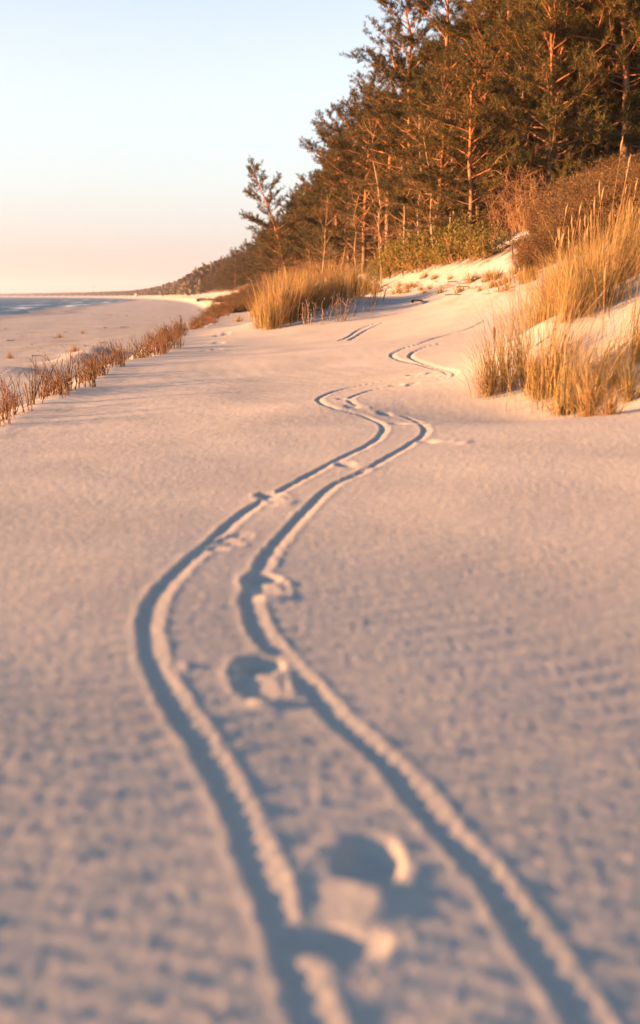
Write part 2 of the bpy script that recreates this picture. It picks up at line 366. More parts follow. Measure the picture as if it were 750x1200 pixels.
# ------------------------------------------------------------------ ground
def build_ground():
    ys = [-7 + .5 * i for i in range(15)] + [0.35, .55]
    y = 0.7
    while y < 26: ys.append(y); y += max(0.0062 * y, 0.0075)
    while y < 130: ys.append(y); y += 0.016 * y
    while y < 9000: ys.append(y); y += 0.045 * y
    ys = np.array(ys)
    core = np.linspace(-.335, .335, 660)
    side = .335 + (np.linspace(0, 1, 70)[1:] ** 1.9) * 2.6
    us = np.concatenate([-side[::-1], core, side])
    U, Y = np.meshgrid(us, ys)
    X = U * (np.maximum(Y, 0) + 0.9)
    Z = base_z(X, Y)
    sel = (Y > 0.3) & (Y < 60) & (X > -12) & (X < 12)
    dz = np.zeros_like(Z); dz[sel] = micro_z(X[sel], Y[sel]); Z = Z + dz
    nr, nc = X.shape
    V = np.stack([X, Y, Z], -1).reshape(-1, 3)
    i = (np.arange(nr - 1)[:, None] * nc + np.arange(nc - 1)[None, :])
    F = np.stack([i, i + 1, i + nc + 1, i + nc], -1).reshape(-1, 4)
    mb = MB(); mb.add(V, F); me = mb.mesh('sand_ground', M['sand'], True)
    t = X - forest_x(Y); d = edge_x(Y) - X
    cov = sstep(t, -.9, 2.2)
    cov = cov * (1 - .95 * gau(X, Y, 6.0, 37, .9, 5.0)) * (1 - .6 * sstep(6 - Y * .0, 0, 1) * (Y < 9))
    w = np.maximum(edge_x(Y) - shore_x(Y) - 4, 5)
    lit = sstep(d, 3, 9) * (1 - sstep(d, w * .75, w)) * .45 + .45 * sstep(t, -3.2, -1.4) * (Y > 16)
    wet = sstep(d, w - 5.5, w - 0.5) * .9
    wet = np.maximum(wet, .55 * np.exp(-((d - w * .80) / (w * .05)) ** 2) * (Y > 60) * (Y < 260))
    ca = me.color_attributes.new('cover', 'FLOAT_COLOR', 'POINT')
    arr = np.stack([cov, lit, wet, np.ones_like(cov)], -1).astype(np.float32)
    ca.data.foreach_set('color', arr.ravel())
    ra = me.attributes.new('rough', 'FLOAT', 'POINT')
    rg = np.maximum(sstep(d, .5, 4), sstep(t, -2.5, -.5)) * .8 + .12 * sstep(Y, 12, 25)
    ra.data.foreach_set('value', np.clip(rg, 0, 1).astype(np.float32).ravel())
    o = obj('ground', me); tag(o, 'pale wind rippled sand dune and beach with wheel ruts and footprints', 'ground', None, 'structure')
build_ground()

def build_sea():
    ys = np.concatenate([np.arange(-40, 400, 8), 400 * 1.06 ** np.arange(0, 64)])
    us = np.concatenate([np.arange(-30, 80, 3.0), 80 * 1.12 ** np.arange(1, 46)])
    U, Y = np.meshgrid(us, ys)
    X = shore_x(Y) + 2 - (U + 30) * 1.0 + 28
    Z = np.full_like(X, SEA_Z)
    nr, nc = X.shape
    i = (np.arange(nr - 1)[:, None] * nc + np.arange(nc - 1)[None, :])
    F = np.stack([i, i + nc, i + nc + 1, i + 1], -1).reshape(-1, 4)
    mb = MB(); mb.add(np.stack([X, Y, Z], -1), F); me = mb.mesh('sea', M['water'], True)
    dist = shore_x(Y) - X
    foam = np.exp(-((dist - 1) / 2.5) ** 2) * .75 + .6 * np.exp(-((dist - 13) / 3.0) ** 2) + .6 * np.exp(-((dist - 30) / 4.0) ** 2) 
    fa = me.attributes.new('foam', 'FLOAT', 'POINT'); fa.data.foreach_set('value', foam.astype(np.float32).ravel())
    o = obj('sea', me); tag(o, 'blue sea with small white breakers', 'sea', None, 'structure')
build_sea()

# ------------------------------------------------------------------ plants
def unit(v): return v / (np.linalg.norm(v, axis=-1, keepdims=True) + 1e-9)
def tufts(mb, P, D, rng, nb=12, ln=(.09, .19), wd=.018, spread=.8):
    P = np.repeat(np.asarray(P), nb, 0); D = np.repeat(np.asarray(D), nb, 0); n = len(P)
    d = unit(D + rng.normal(0, spread, (n, 3)))
    L = rng.uniform(ln[0], ln[1], (n, 1)); s = unit(np.cross(d, rng.normal(0, 1, (n, 3)))) * wd * .5
    b = P + rng.normal(0, .025, (n, 3))
    mb.tris(b - s, b + s, b + d * L)

def make_pine(seed, H, cs, spread, lean=0.0, fork=False, gap=.0, dead=16):
    rng = np.random.default_rng(seed)
    wood, cr = MB(), MB(); TP, TD = [], []
    def stem(base, h, r0, ln, az):
        n = 14; z = np.linspace(0, 1, n)
        off = np.cumsum(rng.normal(0, .010 * h, (n, 2)), 0) * z[:, None]
        p = np.stack([base[0] + off[:, 0] + ln * h * z ** 1.4 * math.cos(az), base[1] + off[:, 1] + ln * h * z ** 1.4 * math.sin(az), base[2] + z * h], -1)
        wood.tube(p, r0 * (1 - z) ** .8 + .012, 7); return p
    stems = []
    p0 = stem((0, 0, -.4), H + .4, .0095 * H + .022, lean, rng.uniform(0, 6.28) if not lean else math.pi)
    stems.append((p0, cs))
    if fork:
        k = int(14 * .3); stems.append((stem(p0[k], H * .68, .007 * H + .02, .16, 0.3), .15))
        stems.append((stem(p0[k + 2], H * .5, .005 * H + .015, .25, 2.8), .2))
    for p, c0 in stems:
        h = p[-1, 2] - p[0, 2]; nl = int(6.3 * h * (1 - c0)) + 6
        for k in range(nl):
            f = c0 + (1 - c0) * ((k + rng.uniform(0, 1)) / nl); q = (f - c0) / (1 - c0)
            if rng.uniform() < gap: continue
            idx = f * (len(p) - 1); i = min(int(idx), len(p) - 2); o = p[i] + (p[i + 1] - p[i]) * (idx - i)
            L = spread * (.36 + .95 * (1 - q ** 1.6) * (.55 + .45 * min(1, q * 5))) * rng.uniform(.55, 1.25)
            az = k * 2.4 + rng.uniform(-.5, .5); el = .10 + .75 * q + rng.normal(0, .16)
            m = 6; s = np.linspace(0, 1, m)
            d = np.array([math.cos(az) * math.cos(el), math.sin(az) * math.cos(el), math.sin(el)])
            lp = o + s[:, None] * L * d + np.array([0, 0, 1.0]) * (s ** 2)[:, None] * L * rng.uniform(-.08, .28) + rng.normal(0, .03 * L, (m, 3)) * s[:, None]
            wood.tube(lp, (.010 * L + .008) * (1 - s * .85), 4, False)
            nt = max(4, int(L * 9))
            for j in range(nt):
                u = rng.uniform(.28, 1.0) if j else 1.0
                ii = min(int(u * (m - 1)), m - 2); b = lp[ii] + (lp[ii + 1] - lp[ii]) * (u * (m - 1) - ii)
                dd = unit(lp[ii + 1] - lp[ii] + rng.normal(0, .55, 3) * L * .25 + np.array([0, 0, .10 * L]))
                tl = rng.uniform(.18, .55) * (1.15 - .5 * u) * min(1.5, .6 + L * .35)
                e = b + dd * tl
                wood.tube([b, e], [.008, .004], 3, False)
                k2 = max(2, int(tl / .075))
                for w in np.linspace(.25, 1, k2):
                    TP.append(b + dd * tl * w + rng.normal(0, .035, 3)); TD.append(dd * .8 + np.array([0, 0, .45]))
    for k in range(dead):
        f = rng.uniform(.07, cs + .12); idx = f * 13; i = int(idx); o = p0[i] + (p0[i + 1] - p0[i]) * (idx - i)
        az = rng.uniform(0, 6.28); L = rng.uniform(.5, 1.7) * spread * .6; s = np.linspace(0, 1, 5)
        lp = o + s[:, None] * L * np.array([math.cos(az), math.sin(az), rng.uniform(-.15, .35)]) + rng.normal(0, .05 * L, (5, 3)) * s[:, None]
        wood.tube(lp, .018 * (1 - .8 * s) + .004, 4, False)
        for j in range(3):
            b = lp[rng.integers(1, 4)]; e = b + (lp[4] - lp[0]) * .3 + rng.normal(0, .18 * L, 3); wood.tube([b, e], [.008, .003], 3, False)
    tufts(cr, np.array(TP), np.array(TD), rng)
    return [('trunk', wood.mesh('pine_trunk', M['bark'], True)), ('crown', cr.mesh('pine_crown', M['needle']))]

def make_bare(seed, H, mname='birch'):
    rng = np.random.default_rng(seed); mb, tw = MB(), MB()
    n = 9; z = np.linspace(0, 1, n); off = np.cumsum(rng.normal(0, .016 * H, (n, 2)), 0)
    p = np.stack([off[:, 0], off[:, 1], -.25 + z * H], -1); mb.tube(p, (.009 * H + .008) * (1 - z * .85), 6)
    for k in range(int(6 * H)):
        f = rng.uniform(.22, .98); i = min(int(f * 8), 7); b = p[i] + (p[i + 1] - p[i]) * (f * 8 - i)
        az = rng.uniform(0, 6.28); L = H * rng.uniform(.12, .32) * (1.15 - f * .7); el = rng.uniform(.35, 1.1)
        s = np.linspace(0, 1, 5); d = np.array([math.cos(az) * math.cos(el), math.sin(az) * math.cos(el), math.sin(el)])
        lp = b + s[:, None] * L * d + rng.normal(0, .06 * L, (5, 3)) * s[:, None]
        tw.tube(lp, .011 * (1 - .75 * s) + .003, 4, False)
        for j in range(4):
            q = lp[rng.integers(1, 5)]; e = q + d * L * .35 + rng.normal(0, .16 * L, 3); tw.tube([q, (q + e) / 2 + rng.normal(0, .02, 3), e], [.006, .005, .003], 3, False)
    return [('trunk', mb.mesh('bare_trunk', M[mname], True)), ('branches', tw.mesh('bare_branches', M['twig'], True))]

def make_shrub(seed, rad, h, stems, mtwig, mleaf=None, leaves=0, lsize=.05):
    rng = np.random.default_rng(seed); mb, lf = MB(), MB(); E = []
    for k in range(stems):
        az = rng.uniform(0, 6.28); rr = rad * math.sqrt(rng.uniform()); hh = h * rng.uniform(.55, 1.1) * (1 - .35 * (rr / rad) ** 2)
        b = np.array([math.cos(az) * rr * .55, math.sin(az) * rr * .55, -.06]); e = np.array([math.cos(az) * rr, math.sin(az) * rr, hh])
        s = np.linspace(0, 1, 5); lp = b + s[:, None] * (e - b) + rng.normal(0, .05 * h, (5, 3)) * s[:, None]
        mb.tube(lp, (.008 * (1 - .7 * s) + .003), 3, False); E.append(lp)
        for j in range(5):
            q = lp[rng.integers(1, 5)]; d = unit(np.array([rng.normal(), rng.normal(), abs(rng.normal()) + .3])); L = rng.uniform(.12, .38) * h
            r = np.array([q, q + d * L * .5 + rng.normal(0, .03, 3), q + d * L]); mb.tube(r, [.006, .005, .003], 3, False); E.append(r)
    parts = [('stems', mb.mesh('shrub_stems', mtwig, True))]
    if leaves:
        A = np.array([e[rng.integers(1, len(e))] for e in E for _ in range(max(1, leaves // len(E)))]) + 0
        A = A + rng.normal(0, .05, A.shape); n = len(A)
        d = unit(rng.normal(0, 1, (n, 3)) + np.array([0, 0, .5])); s = unit(np.cross(d, rng.normal(0, 1, (n, 3))))
        L = rng.uniform(.7, 1.4, (n, 1)) * lsize
        V = np.stack([A, A + d * L * .5 + s * L * .32, A + d * L, A + d * L * .5 - s * L * .32], 1).reshape(-1, 3)
        lf.add(V, np.arange(4 * n).reshape(-1, 4)); parts.append(('leaves', lf.mesh('shrub_leaves', mleaf)))
    return parts

def make_grass(seed, rad, h, n, width=.006, droop=.5, lean=(0, 0), heads=0, dark=.2):
    """a tussock: arching ribbon blades, a skirt of dead ones, and a few seed heads on stalks"""
    rng = np.random.default_rng(seed)
    def blades(n, h, rad, dr, wd):
        mb = MB(); K = 5
        az = rng.uniform(0, 6.28, n); r = rad * np.minimum(np.abs(rng.normal(0, .42, n)), 1.3)
        base = np.stack([np.cos(az) * r, np.sin(az) * r, np.full(n, -.04)], -1)
        L = h * rng.uniform(.55, 1.12, n); out = unit(np.stack([np.cos(az), np.sin(az)], -1) + rng.normal(0, .7, (n, 2)))
        dd = dr * rng.uniform(.15, 1.2, n) * (.35 + .55 * r / (rad * .55))
        s = np.linspace(0, 1, K)[None, :, None]
        top = (out * dd[:, None] + np.array(lean)[None]) * L[:, None]
        P = np.zeros((n, K, 3)); P[..., 0:2] = base[:, None, 0:2] + top[:, None, :] * (s ** 1.7)
        P[..., 2] = base[:, None, 2] + L[:, None] * (s[..., 0] * (1 - .42 * (dd[:, None] * s[..., 0] ** 2)))
        P[:, 1:, :] += rng.normal(0, .010 * h, (n, K - 1, 3))
        sd = np.stack([np.cos(az + 1.57 + rng.normal(0, .8, n)), np.sin(az + 1.57), np.zeros(n)], -1)
        w = wd * np.array([1, 1, .9, .65, .15])[None, :, None] * rng.uniform(.6, 1.2, n)[:, None, None]
        V = np.stack([P - sd[:, None] * w * .5, P + sd[:, None] * w * .5], 2).reshape(-1, 3)
        i = (np.arange(n)[:, None] * K + np.arange(K - 1)[None]) * 2
        mb.add(V, np.stack([i, i + 1, i + 3, i + 2], -1).reshape(-1, 4)); return mb
    parts = [('blades', blades(n, h, rad, droop, width).mesh('marram_blades', M['grass']))]
    if dark: parts.append(('dead_blades', blades(int(n * dark), h * .55, rad * 1.15, droop * 1.7, width).mesh('marram_dead_blades', M['grass_dark'])))
    for k in range(heads):
        mb = MB(); az = rng.uniform(0, 6.28); r = rad * .5 * rng.uniform(); hh = h * rng.uniform(1.0, 1.32)
        b = np.array([math.cos(az) * r, math.sin(az) * r, 0]); e = b + np.array([rng.normal(0, .07) + lean[0] * .6, rng.normal(0, .07) + lean[1] * .6, 1]) * hh
        s = np.linspace(0, 1, 6)[:, None]; mb.tube(b + (e - b) * s, .0022, 4, False)
        d = unit(e - b); Lh = rng.uniform(.13, .20); s = np.linspace(0, 1, 9)
        rr = .0105 * np.sin(np.clip(s * 1.02 + .06, 0, 1) * math.pi) ** .6 + .001
        mb.tube(e + d * (s[:, None] * Lh) + rng.normal(0, .0015, (9, 3)), rr * rng.uniform(.85, 1.1), 6)
        ns = 60; A = e + d * rng.uniform(0, Lh, (ns, 1)); u = unit(rng.normal(0, 1, (ns, 3)) + d * 1.6); q = unit(np.cross(u, rng.normal(0, 1, (ns, 3)))) * .003
        mb.tris(A - q, A + q, A + u * .020)
        parts.append(('seed_head', mb.mesh('marram_seed_head', M['seed'])))
    return parts

rnd = random.Random(11)
# --- pines: eight kinds of tree, copied
PINES = [make_pine(1, 11.5, .16, 2.3), make_pine(2, 10, .13, 2.5), make_pine(3, 9, .09, 2.4), make_pine(4, 10.5, .30, 2.0, gap=.12),
         make_pine(5, 8.2, .07, 2.4), make_pine(6, 12.5, .34, 2.2, fork=True), make_pine(7, 7.0, .05, 2.2), make_pine(8, 9.5, .20, 2.3, lean=.20, gap=.0)]
PH = [11.5, 10, 9, 10.5, 8.2, 12.5, 7.0, 9.5]
def pine_at(px, Y, top_py, kind, label, group=None, rz=None, wide=1.0):
    x = (px - 375) / F_PX * Y; z = gz(x, Y)
    ztop = CAM[2] + (347 - top_py) * Y / F_PX
    s = max(.35, (ztop - z) / PH[kind])
    place('pine_tree', PINES[kind], (x, Y, z), label, 'pine', group, rnd.uniform(0, 6.28) if rz is None else rz, (wide * min(s, 1.25),) * 2 + (s,))
SINGLES = [
    (341, 93, 208, 7, 'slim open pine leaning out over the grass band, leftmost against the sky', .25),
    (366, 104, 226, 3, 'small dark pine just right of the slim leaning pine', None),
    (584, 46, -55, 5, 'tall forked pine whose bare orange trunks show high in the wood', 1.2),
    (478, 52, -8, 0, 'tall ragged pine whose top first breaks the sloping skyline', None),
    (452, 55, 62, 3, 'open pine with loose tufts against the sky below the ragged tall pine', None),
    (425, 62, 112, 1, 'rounded pine stepping down the skyline above the orange crooked trunks', None),
    (407, 70, 140, 2, 'broad dense pine bulging left over the bare crooked trunks', None),
    (393, 76, 162, 4, 'low wide pine with its boughs over the golden grass', None),
    (700, 45, -70, 3, 'straight pale trunked pine above the brown heath hill', None),
    (532, 50, -40, 3, 'thin crowned pine with sky gaps between the ragged pine and the forked pine', None),
]
for px, Y, top, k, lab, rz in SINGLES: pine_at(px, Y, top, k, lab, None, rz, 1.15 if k in (1, 2, 4) else 1.1)
placed = [((px - 375) / F_PX * Y, Y) for px, Y, *_ in SINGLES]
def far_ok(x, y, r): return all((x - a) ** 2 + (y - b) ** 2 > r * r for a, b in placed)
cnt = 0; tries = 0
for px, Y, h in [(556, 46, 7), (570, 49, 8), (590, 51, 9), (606, 47, 6.5), (622, 48, 8.5), (640, 47, 7), (655, 49, 9), (672, 47, 6.5), (690, 49, 8), (712, 47, 7.5), (730, 48, 8.5), (748, 47, 7), (540, 47, 6), (520, 48, 7), (505, 49, 6.5), (760, 50, 9)]:
    x = (px - 375) / F_PX * Y; k = rnd.choice([4, 6, 2, 4]); q = h / PH[k]
    place('pine_tree', PINES[k], (x, Y, gz(x, Y)), 'bushy young pine at the front of the wood with boughs near the ground', 'pine', 'young pines at the front of the wood', rnd.uniform(0, 6.28), (max(.8, q), max(.8, q), q)); placed.append((x, Y))
LAB_P = 'dense wind shaped pine of the sunlit wood behind the dune'
while cnt < 165 and tries < 6000:
    tries += 1
    Y = 38 + 100 * rnd.random() ** 1.5; t = 1.2 + 22 * rnd.random() ** 1.2
    x = float(forest_x(np.array(Y))) + t
    if abs(x) > Y * .36 + 3: continue
    if not far_ok(x, Y, 1.55 + .004 * Y): continue
    px = 375 + x / Y * F_PX
    # height follows the wind-cut skyline of the photograph's wood
    h = min(12.5, 5.2 + .55 * t + rnd.uniform(-.8, 1.8)) if t < 6 else rnd.uniform(8.5, 12.5)
    k = rnd.choice([0, 1, 2, 3, 4, 5, 6, 4, 2]); z = gz(x, Y)
    if t < 4: k = rnd.choice([2, 4, 6, 6, 4, 1])
    s = h / PH[k]
    place('pine_tree', PINES[k], (x, Y, z), LAB_P, 'pine', 'pines of the wood behind the dune', rnd.uniform(0, 6.28), (max(s, .8), max(s, .8), s))
    placed.append((x, Y)); cnt += 1
print('near pines', cnt)
cnt = 0; tries = 0
while cnt < 120 and tries < 6000:
    tries += 1
    Y = 138 + 300 * rnd.random() ** 1.4; t = 1.0 + 26 * rnd.random() ** 1.3
    x = float(forest_x(np.array(Y))) + t
    if x > Y * .02: continue
    if not far_ok(x, Y, 2.6): continue
    h = rnd.uniform(7.0, 9.5) if t > 3.5 else rnd.uniform(4.2, 6.3); k = rnd.choice([1, 2, 4, 4, 6, 6]); s = h / PH[k]
    place('pine_tree', PINES[k], (x, Y, gz(x, Y)), 'small distant pine where the wood runs along the beach', 'pine', 'distant pines along the beach', rnd.uniform(0, 6.28), (max(s, 1) * 1.15, max(s, 1) * 1.15, s))
    placed.append((x, Y)); cnt += 1
print('far pines', cnt)

def build_far_forest():
    rng = np.random.default_rng(77); mb = MB(); P, S = [], []
    for k in range(5200):
        Y = 430 * (16.0 ** rng.uniform()); wdt = 30 + .02 * Y
        x = float(forest_x(np.array(Y))) + wdt * rng.uniform() ** 1.3 + 1
        if abs(x) > .45 * Y: continue
        P.append((x, Y, gz(x, Y))); S.append(rng.uniform(7.0, 11.0) * (1 - .5 * min(1, max(0, (Y - 450) / 900))))
    P = np.array(P); S = np.array(S); n = len(P); nb = 34
    C = np.repeat(P, nb, 0); s = np.repeat(S, nb)[:, None]
    d = unit(rng.normal(0, 1, (n * nb, 3))); d[:, 2] = np.abs(d[:, 2]) * .9 - .1
    q = C + np.array([0, 0, 1]) * s * .52 + d * s * np.array([.34, .34, .46]) * rng.uniform(.6, 1, (n * nb, 1))
    a = unit(np.cross(d, rng.normal(0, 1, d.shape))); b = np.cross(d, a); w = s * rng.uniform(.08, .17, (n * nb, 1))
    mb.tris(q - a * w, q + a * w, q + (d * .5 + b * .6) * w * 1.8)
    q2 = C + np.array([0, 0, 1]) * s * rng.uniform(0, .6, (n * nb, 1)) + rng.normal(0, .16, d.shape) * s * np.array([1, 1, 0])
    mb.tris(q2 - a * w * 1.2, q2 + a * w * 1.2, q2 + b * w * 2 + np.array([0, 0, .1]) * s)
    tag(obj('forest', mb.mesh('far_forest', M['needle_far'])), 'far dark wood running round the bay to the horizon', 'forest', None, 'stuff')
build_far_forest()

# --- bare young trees before the pines
BARE = [make_bare(20 + k, h) for k, h in enumerate((4.2, 3.4, 5.0, 2.8, 3.8))]
bare_spots = [(380, 60), (415, 56), (436, 52), (452, 50), (470, 47), (486, 45), (503, 44), (517, 43), (531, 43), (548, 43), (563, 44), (578, 43), (592, 44), (612, 45), (626, 43), (640, 44), (661, 43), (676, 44), (693, 42), (712, 43), (727, 42), (741, 43), (500, 40.5), (445, 46), (523, 41), (602, 42), (652, 42), (684, 41), (360, 70), (400, 64)]
for i, (px, Y) in enumerate(bare_spots):
    x = (px - 375) / F_PX * Y
    lab = 'thin bare young tree with pale trunk before the pines'
    k = rnd.uniform(.85, 1.35)
    place('bare_tree', BARE[i % 5], (x, Y, gz(x, Y)), lab, 'bare tree', 'bare young trees before the pines', rnd.uniform(0, 6.28), (k, k, k * (1.6 if px > 560 else 1.15)))

# --- undergrowth
LEAFY = [make_shrub(40 + k, 1.0, .95, 34, M['twig'], M['leaf'], 1500, .075) for k in range(3)]
BRUSH = [make_shrub(50 + k, 1.0, 1.0, 150, M['heath'], M['heath'], 1500, .05) for k in range(4)]
THICK = [make_shrub(60 + k, .9, 1.9, 60, M['twig'], M['heath'], 500, .06) for k in range(3)]
for i, (px, py) in enumerate([(446, 322), (462, 318), (478, 314), (495, 310), (512, 306), (528, 302), (543, 298), (556, 292), (571, 296), (470, 306), (500, 298), (530, 290), (455, 308), (488, 302), (518, 294), (548, 284)]):
    p = hit(px, py + 6, 26)
    place('leafy_shrub', LEAFY[i % 3], p - Vector((0, 0, .05)), 'low yellow green leafy shrub on the dune brow under the pines', 'shrub', 'yellow green shrubs under the pines', rnd.uniform(0, 6.28), rnd.uniform(.8, 1.2))
for i in range(110):
    px = rnd.uniform(614, 770); f = rnd.random(); py = 326 - (px - 596) * .16 - f * 96 
    if px < 622 and 262 < py < 305: continue
    p = hit(px, py, 24)
    if p.y > 48: continue
    place('heath_bush', BRUSH[i % 4], p - Vector((0, 0, .05)), 'tangled brown heath bush on the slope behind the tall grass', 'bush', 'brown heath bushes on the slope', rnd.uniform(0, 6.28), ((.6 if px < 655 else 1) * rnd.uniform(.6, 1.2),) * 2 + ((.6 if px < 655 else 1) * rnd.uniform(.4, .95),))
cnt = 0
while cnt < 85:
    Y = 36 + 110 * rnd.random() ** 1.7; t = rnd.uniform(.2, 5.0); x = float(forest_x(np.array(Y))) + t
    if (x > 6.5 and Y < 42) or (x > .02 * Y and t < 2.2): continue
    place('thicket_shrub', THICK[cnt % 3], (x, Y, gz(x, Y) - .05), 'tangled reddish brown shrub filling the foot of the wood', 'shrub', 'reddish shrubs at the foot of the wood', rnd.uniform(0, 6.28), (rnd.uniform(.9, 1.4),) * 2 + (rnd.uniform(.6, 1.25),)); cnt += 1
# low scrub where the beach meets the wood, further along
cnt = 0
while cnt < 60:
    Y = 60 + 130 * rnd.random(); x = float(edge_x(np.array(Y))) + rnd.uniform(-1.2, 2.6 + (Y - 60) * .02)
    place('heath_bush', BRUSH[cnt % 4], (x, Y, gz(x, Y) - .05), 'low rusty bush along the dune edge far down the beach', 'bush', 'rusty bushes far along the dune edge', rnd.uniform(0, 6.28), (rnd.uniform(.7, 1.2),) * 2 + (rnd.uniform(.5, .9),)); cnt += 1

# --- marram grass: big tussocks on the near mound
GR = [make_grass(80, .50, .95, 190, .0055, .60, (.12, 0), 1, .5), make_grass(81, .45, 1.10, 170, .0055, .50, (.20, 0), 2, .4), make_grass(82, .55, .80, 170, .0055, .85, (.05, 0), 0, .6),
      make_grass(83, .45, 1.05, 130, .0055, .65, (-.05, 0), 1, .4), make_grass(84, .18, .55, 160, .005, .8, (-.1, 0), 0, .6), make_grass(85, .15, .34, 90, .005, .9, (0, 0), 0, 1.0)]
near = [
    (574, 462, 4, 1.15, 'sparse brown grass tussock at the tip of the sand mound'),
    (592, 452, 3, .82, 'loose left leaning tussock just behind the brown tip tussock'),
    (612, 440, 3, .78, 'loose golden tussock between the tip of the mound and the big clump'),
    (645, 462, 1, .92, 'big golden tussock with seed heads on the front of the mound'),
    (672, 478, 0, .98, 'thick golden tussock lowest on the front of the mound'),
    (690, 488, 4, .9, 'dark short tussock at the foot of the sand mound'),
    (660, 486, 5, 1.0, 'small grey tuft at the shaded foot of the mound'),
    (722, 452, 0, .55, 'golden tussock part way up the right face of the mound'), (704, 466, 3, .55, 'lean tussock right of the lowest thick tussock'),
    (745, 425, 1, .75, 'tall tussock at the right edge high on the mound face'), (630, 466, 4, .9, 'short brown tuft left of the big front tussock'), (716, 486, 5, .8, 'small tuft alone on the lower right sand of the mound'),
    (738, 470, 4, .75, 'small golden tussock on the right face of the mound'),
    (628, 452, 5, 1.0, 'small ragged tuft beside the big front tussock')]
for px, py, k, s, lab in near:
    p = hit(px, py, 7); place('marram_tussock', GR[k], p, lab, 'grass tussock', 'marram tussocks on the near mound', rnd.uniform(0, 6.28) * 0 + rnd.uniform(-.6, .6), s)
for i in range(84):
    x = rnd.uniform(2.35, 5.4); y = rnd.uniform(11.3, 15.5)
    if x < 2.35 + (y - 11.3) * .10 or x > y * .34 + .5: continue
    k = rnd.choice([0, 1, 1, 3, 0, 2, 3]); place('marram_tussock', GR[k], (x, y, gz(x, y)), 'tall golden marram tussock crowding the crest of the sand mound', 'grass tussock', 'marram tussocks on the mound crest', rnd.uniform(-.6, .6), rnd.uniform(.70, 1.05))
for i in range(16):
    y = rnd.uniform(15.5, 21); x = rnd.uniform(2.9 + (y - 15.5) * .22, y * .33)
    place('marram_tussock', GR[rnd.choice([0, 2, 1])], (x, y, gz(x, y)), 'golden marram tussock on the slope behind the crest of the mound', 'grass tussock', 'marram tussocks behind the mound', rnd.uniform(-.6, .6), rnd.uniform(.65, .95))
# --- golden band at left of the wood
GB = [make_grass(90 + k, .50, h, 300, .010, .5, ln, 0, .3) for k, (h, ln) in enumerate(((1.15, (.06, 0)), (1.0, (0, 0)), (1.25, (.12, 0)), (.9, (-.08, 0))))]
for i, (px, py, s) in enumerate([(307, 384, .62), (318, 385, .9), (331, 380, 1.05), (345, 373, 1.05), (358, 366, 1.0), (372, 361, 1.0), (386, 357, .95), (400, 353, .95), (414, 349, .9), (428, 346, .9), (440, 344, .6), (312, 374, 1.0), (325, 370, 1.05), (340, 363, 1.05), (354, 357, 1.0), (368, 352, 1.0), (382, 348, 1.0), (396, 345, .95), (410, 342, .9), (424, 340, .85), (298, 372, .42), (291, 364, .4), (301, 366, .5), (334, 378, .9), (350, 371, .9), (320, 380, .9), (364, 364, .9), (434, 342, .65)]):
    p = hit(px, py, 22); place('marram_tussock', GB[i % 4], p, 'golden marram tussock in the band left of the wood', 'grass tussock', 'marram tussocks of the golden band', rnd.uniform(-.7, .7), s * rnd.uniform(.85, 1.05))
# --- bare twigs before the band, tufts on the slope
SPRIG = [make_shrub(100 + k, .45, .55, 4, M['drift']) for k in range(3)]
for i, (px, py) in enumerate([(352, 382), (365, 381), (378, 379), (391, 377), (402, 375), (412, 371), (423, 367), (386, 372), (408, 366), (430, 358), (440, 352)]):
    place('twig_shrub', SPRIG[i % 3], hit(px, py, 18), 'leafless low twig shrub on the sand before the golden grass band', 'shrub', 'leafless twig shrubs before the grass band', rnd.uniform(0, 6.28), rnd.uniform(.8, 1.15))
TUF = [make_grass(110 + k, .22, .28, 60, .010, .9, (0, 0), 0, 1.0) for k in range(3)]
for i in range(44):
    px = rnd.uniform(440, 640); py = 336 - (px - 440) * .045 + rnd.uniform(-9, 11)
    place('grass_tuft', TUF[i % 3], hit(px, py, 20), 'short dry grass tuft dotted along the top of the sand slope', 'grass tuft', 'dry tufts along the top of the sand slope', rnd.uniform(0, 6.28), rnd.uniform(.6, 1.3))
place('grass_tuft', TUF[0], hit(279, 377), 'single low tuft alone on the sand left of the golden band', 'grass tuft', None, 0, 1.3)
def reed(px, py, h, lab, tilt):
    mb, hd = MB(), MB(); s = np.linspace(0, 1, 7)[:, None]; e = np.array([tilt * h, 0, h])
    mb.tube(s * e - np.array([0, 0, .05]), .004, 5, False); q = np.linspace(0, 1, 8)
    hd.tube(e * (.72 + .3 * q[:, None]), .014 * np.sin(np.clip(q, .05, .97) * math.pi) ** .5 + .002, 6)
    place('dry_reed', [('stalk', mb.mesh('reed_stalk', M['grass_dark'])), ('head', hd.mesh('reed_head', M['stick']))], hit(px, py, 8), lab, 'reed')
reed(580, 436, .42, 'single dark headed stalk standing by the mound tip', -.05)
reed(604, 352, 1.0, 'taller brown stalk alone on the sand left of the tall grass', -.1)

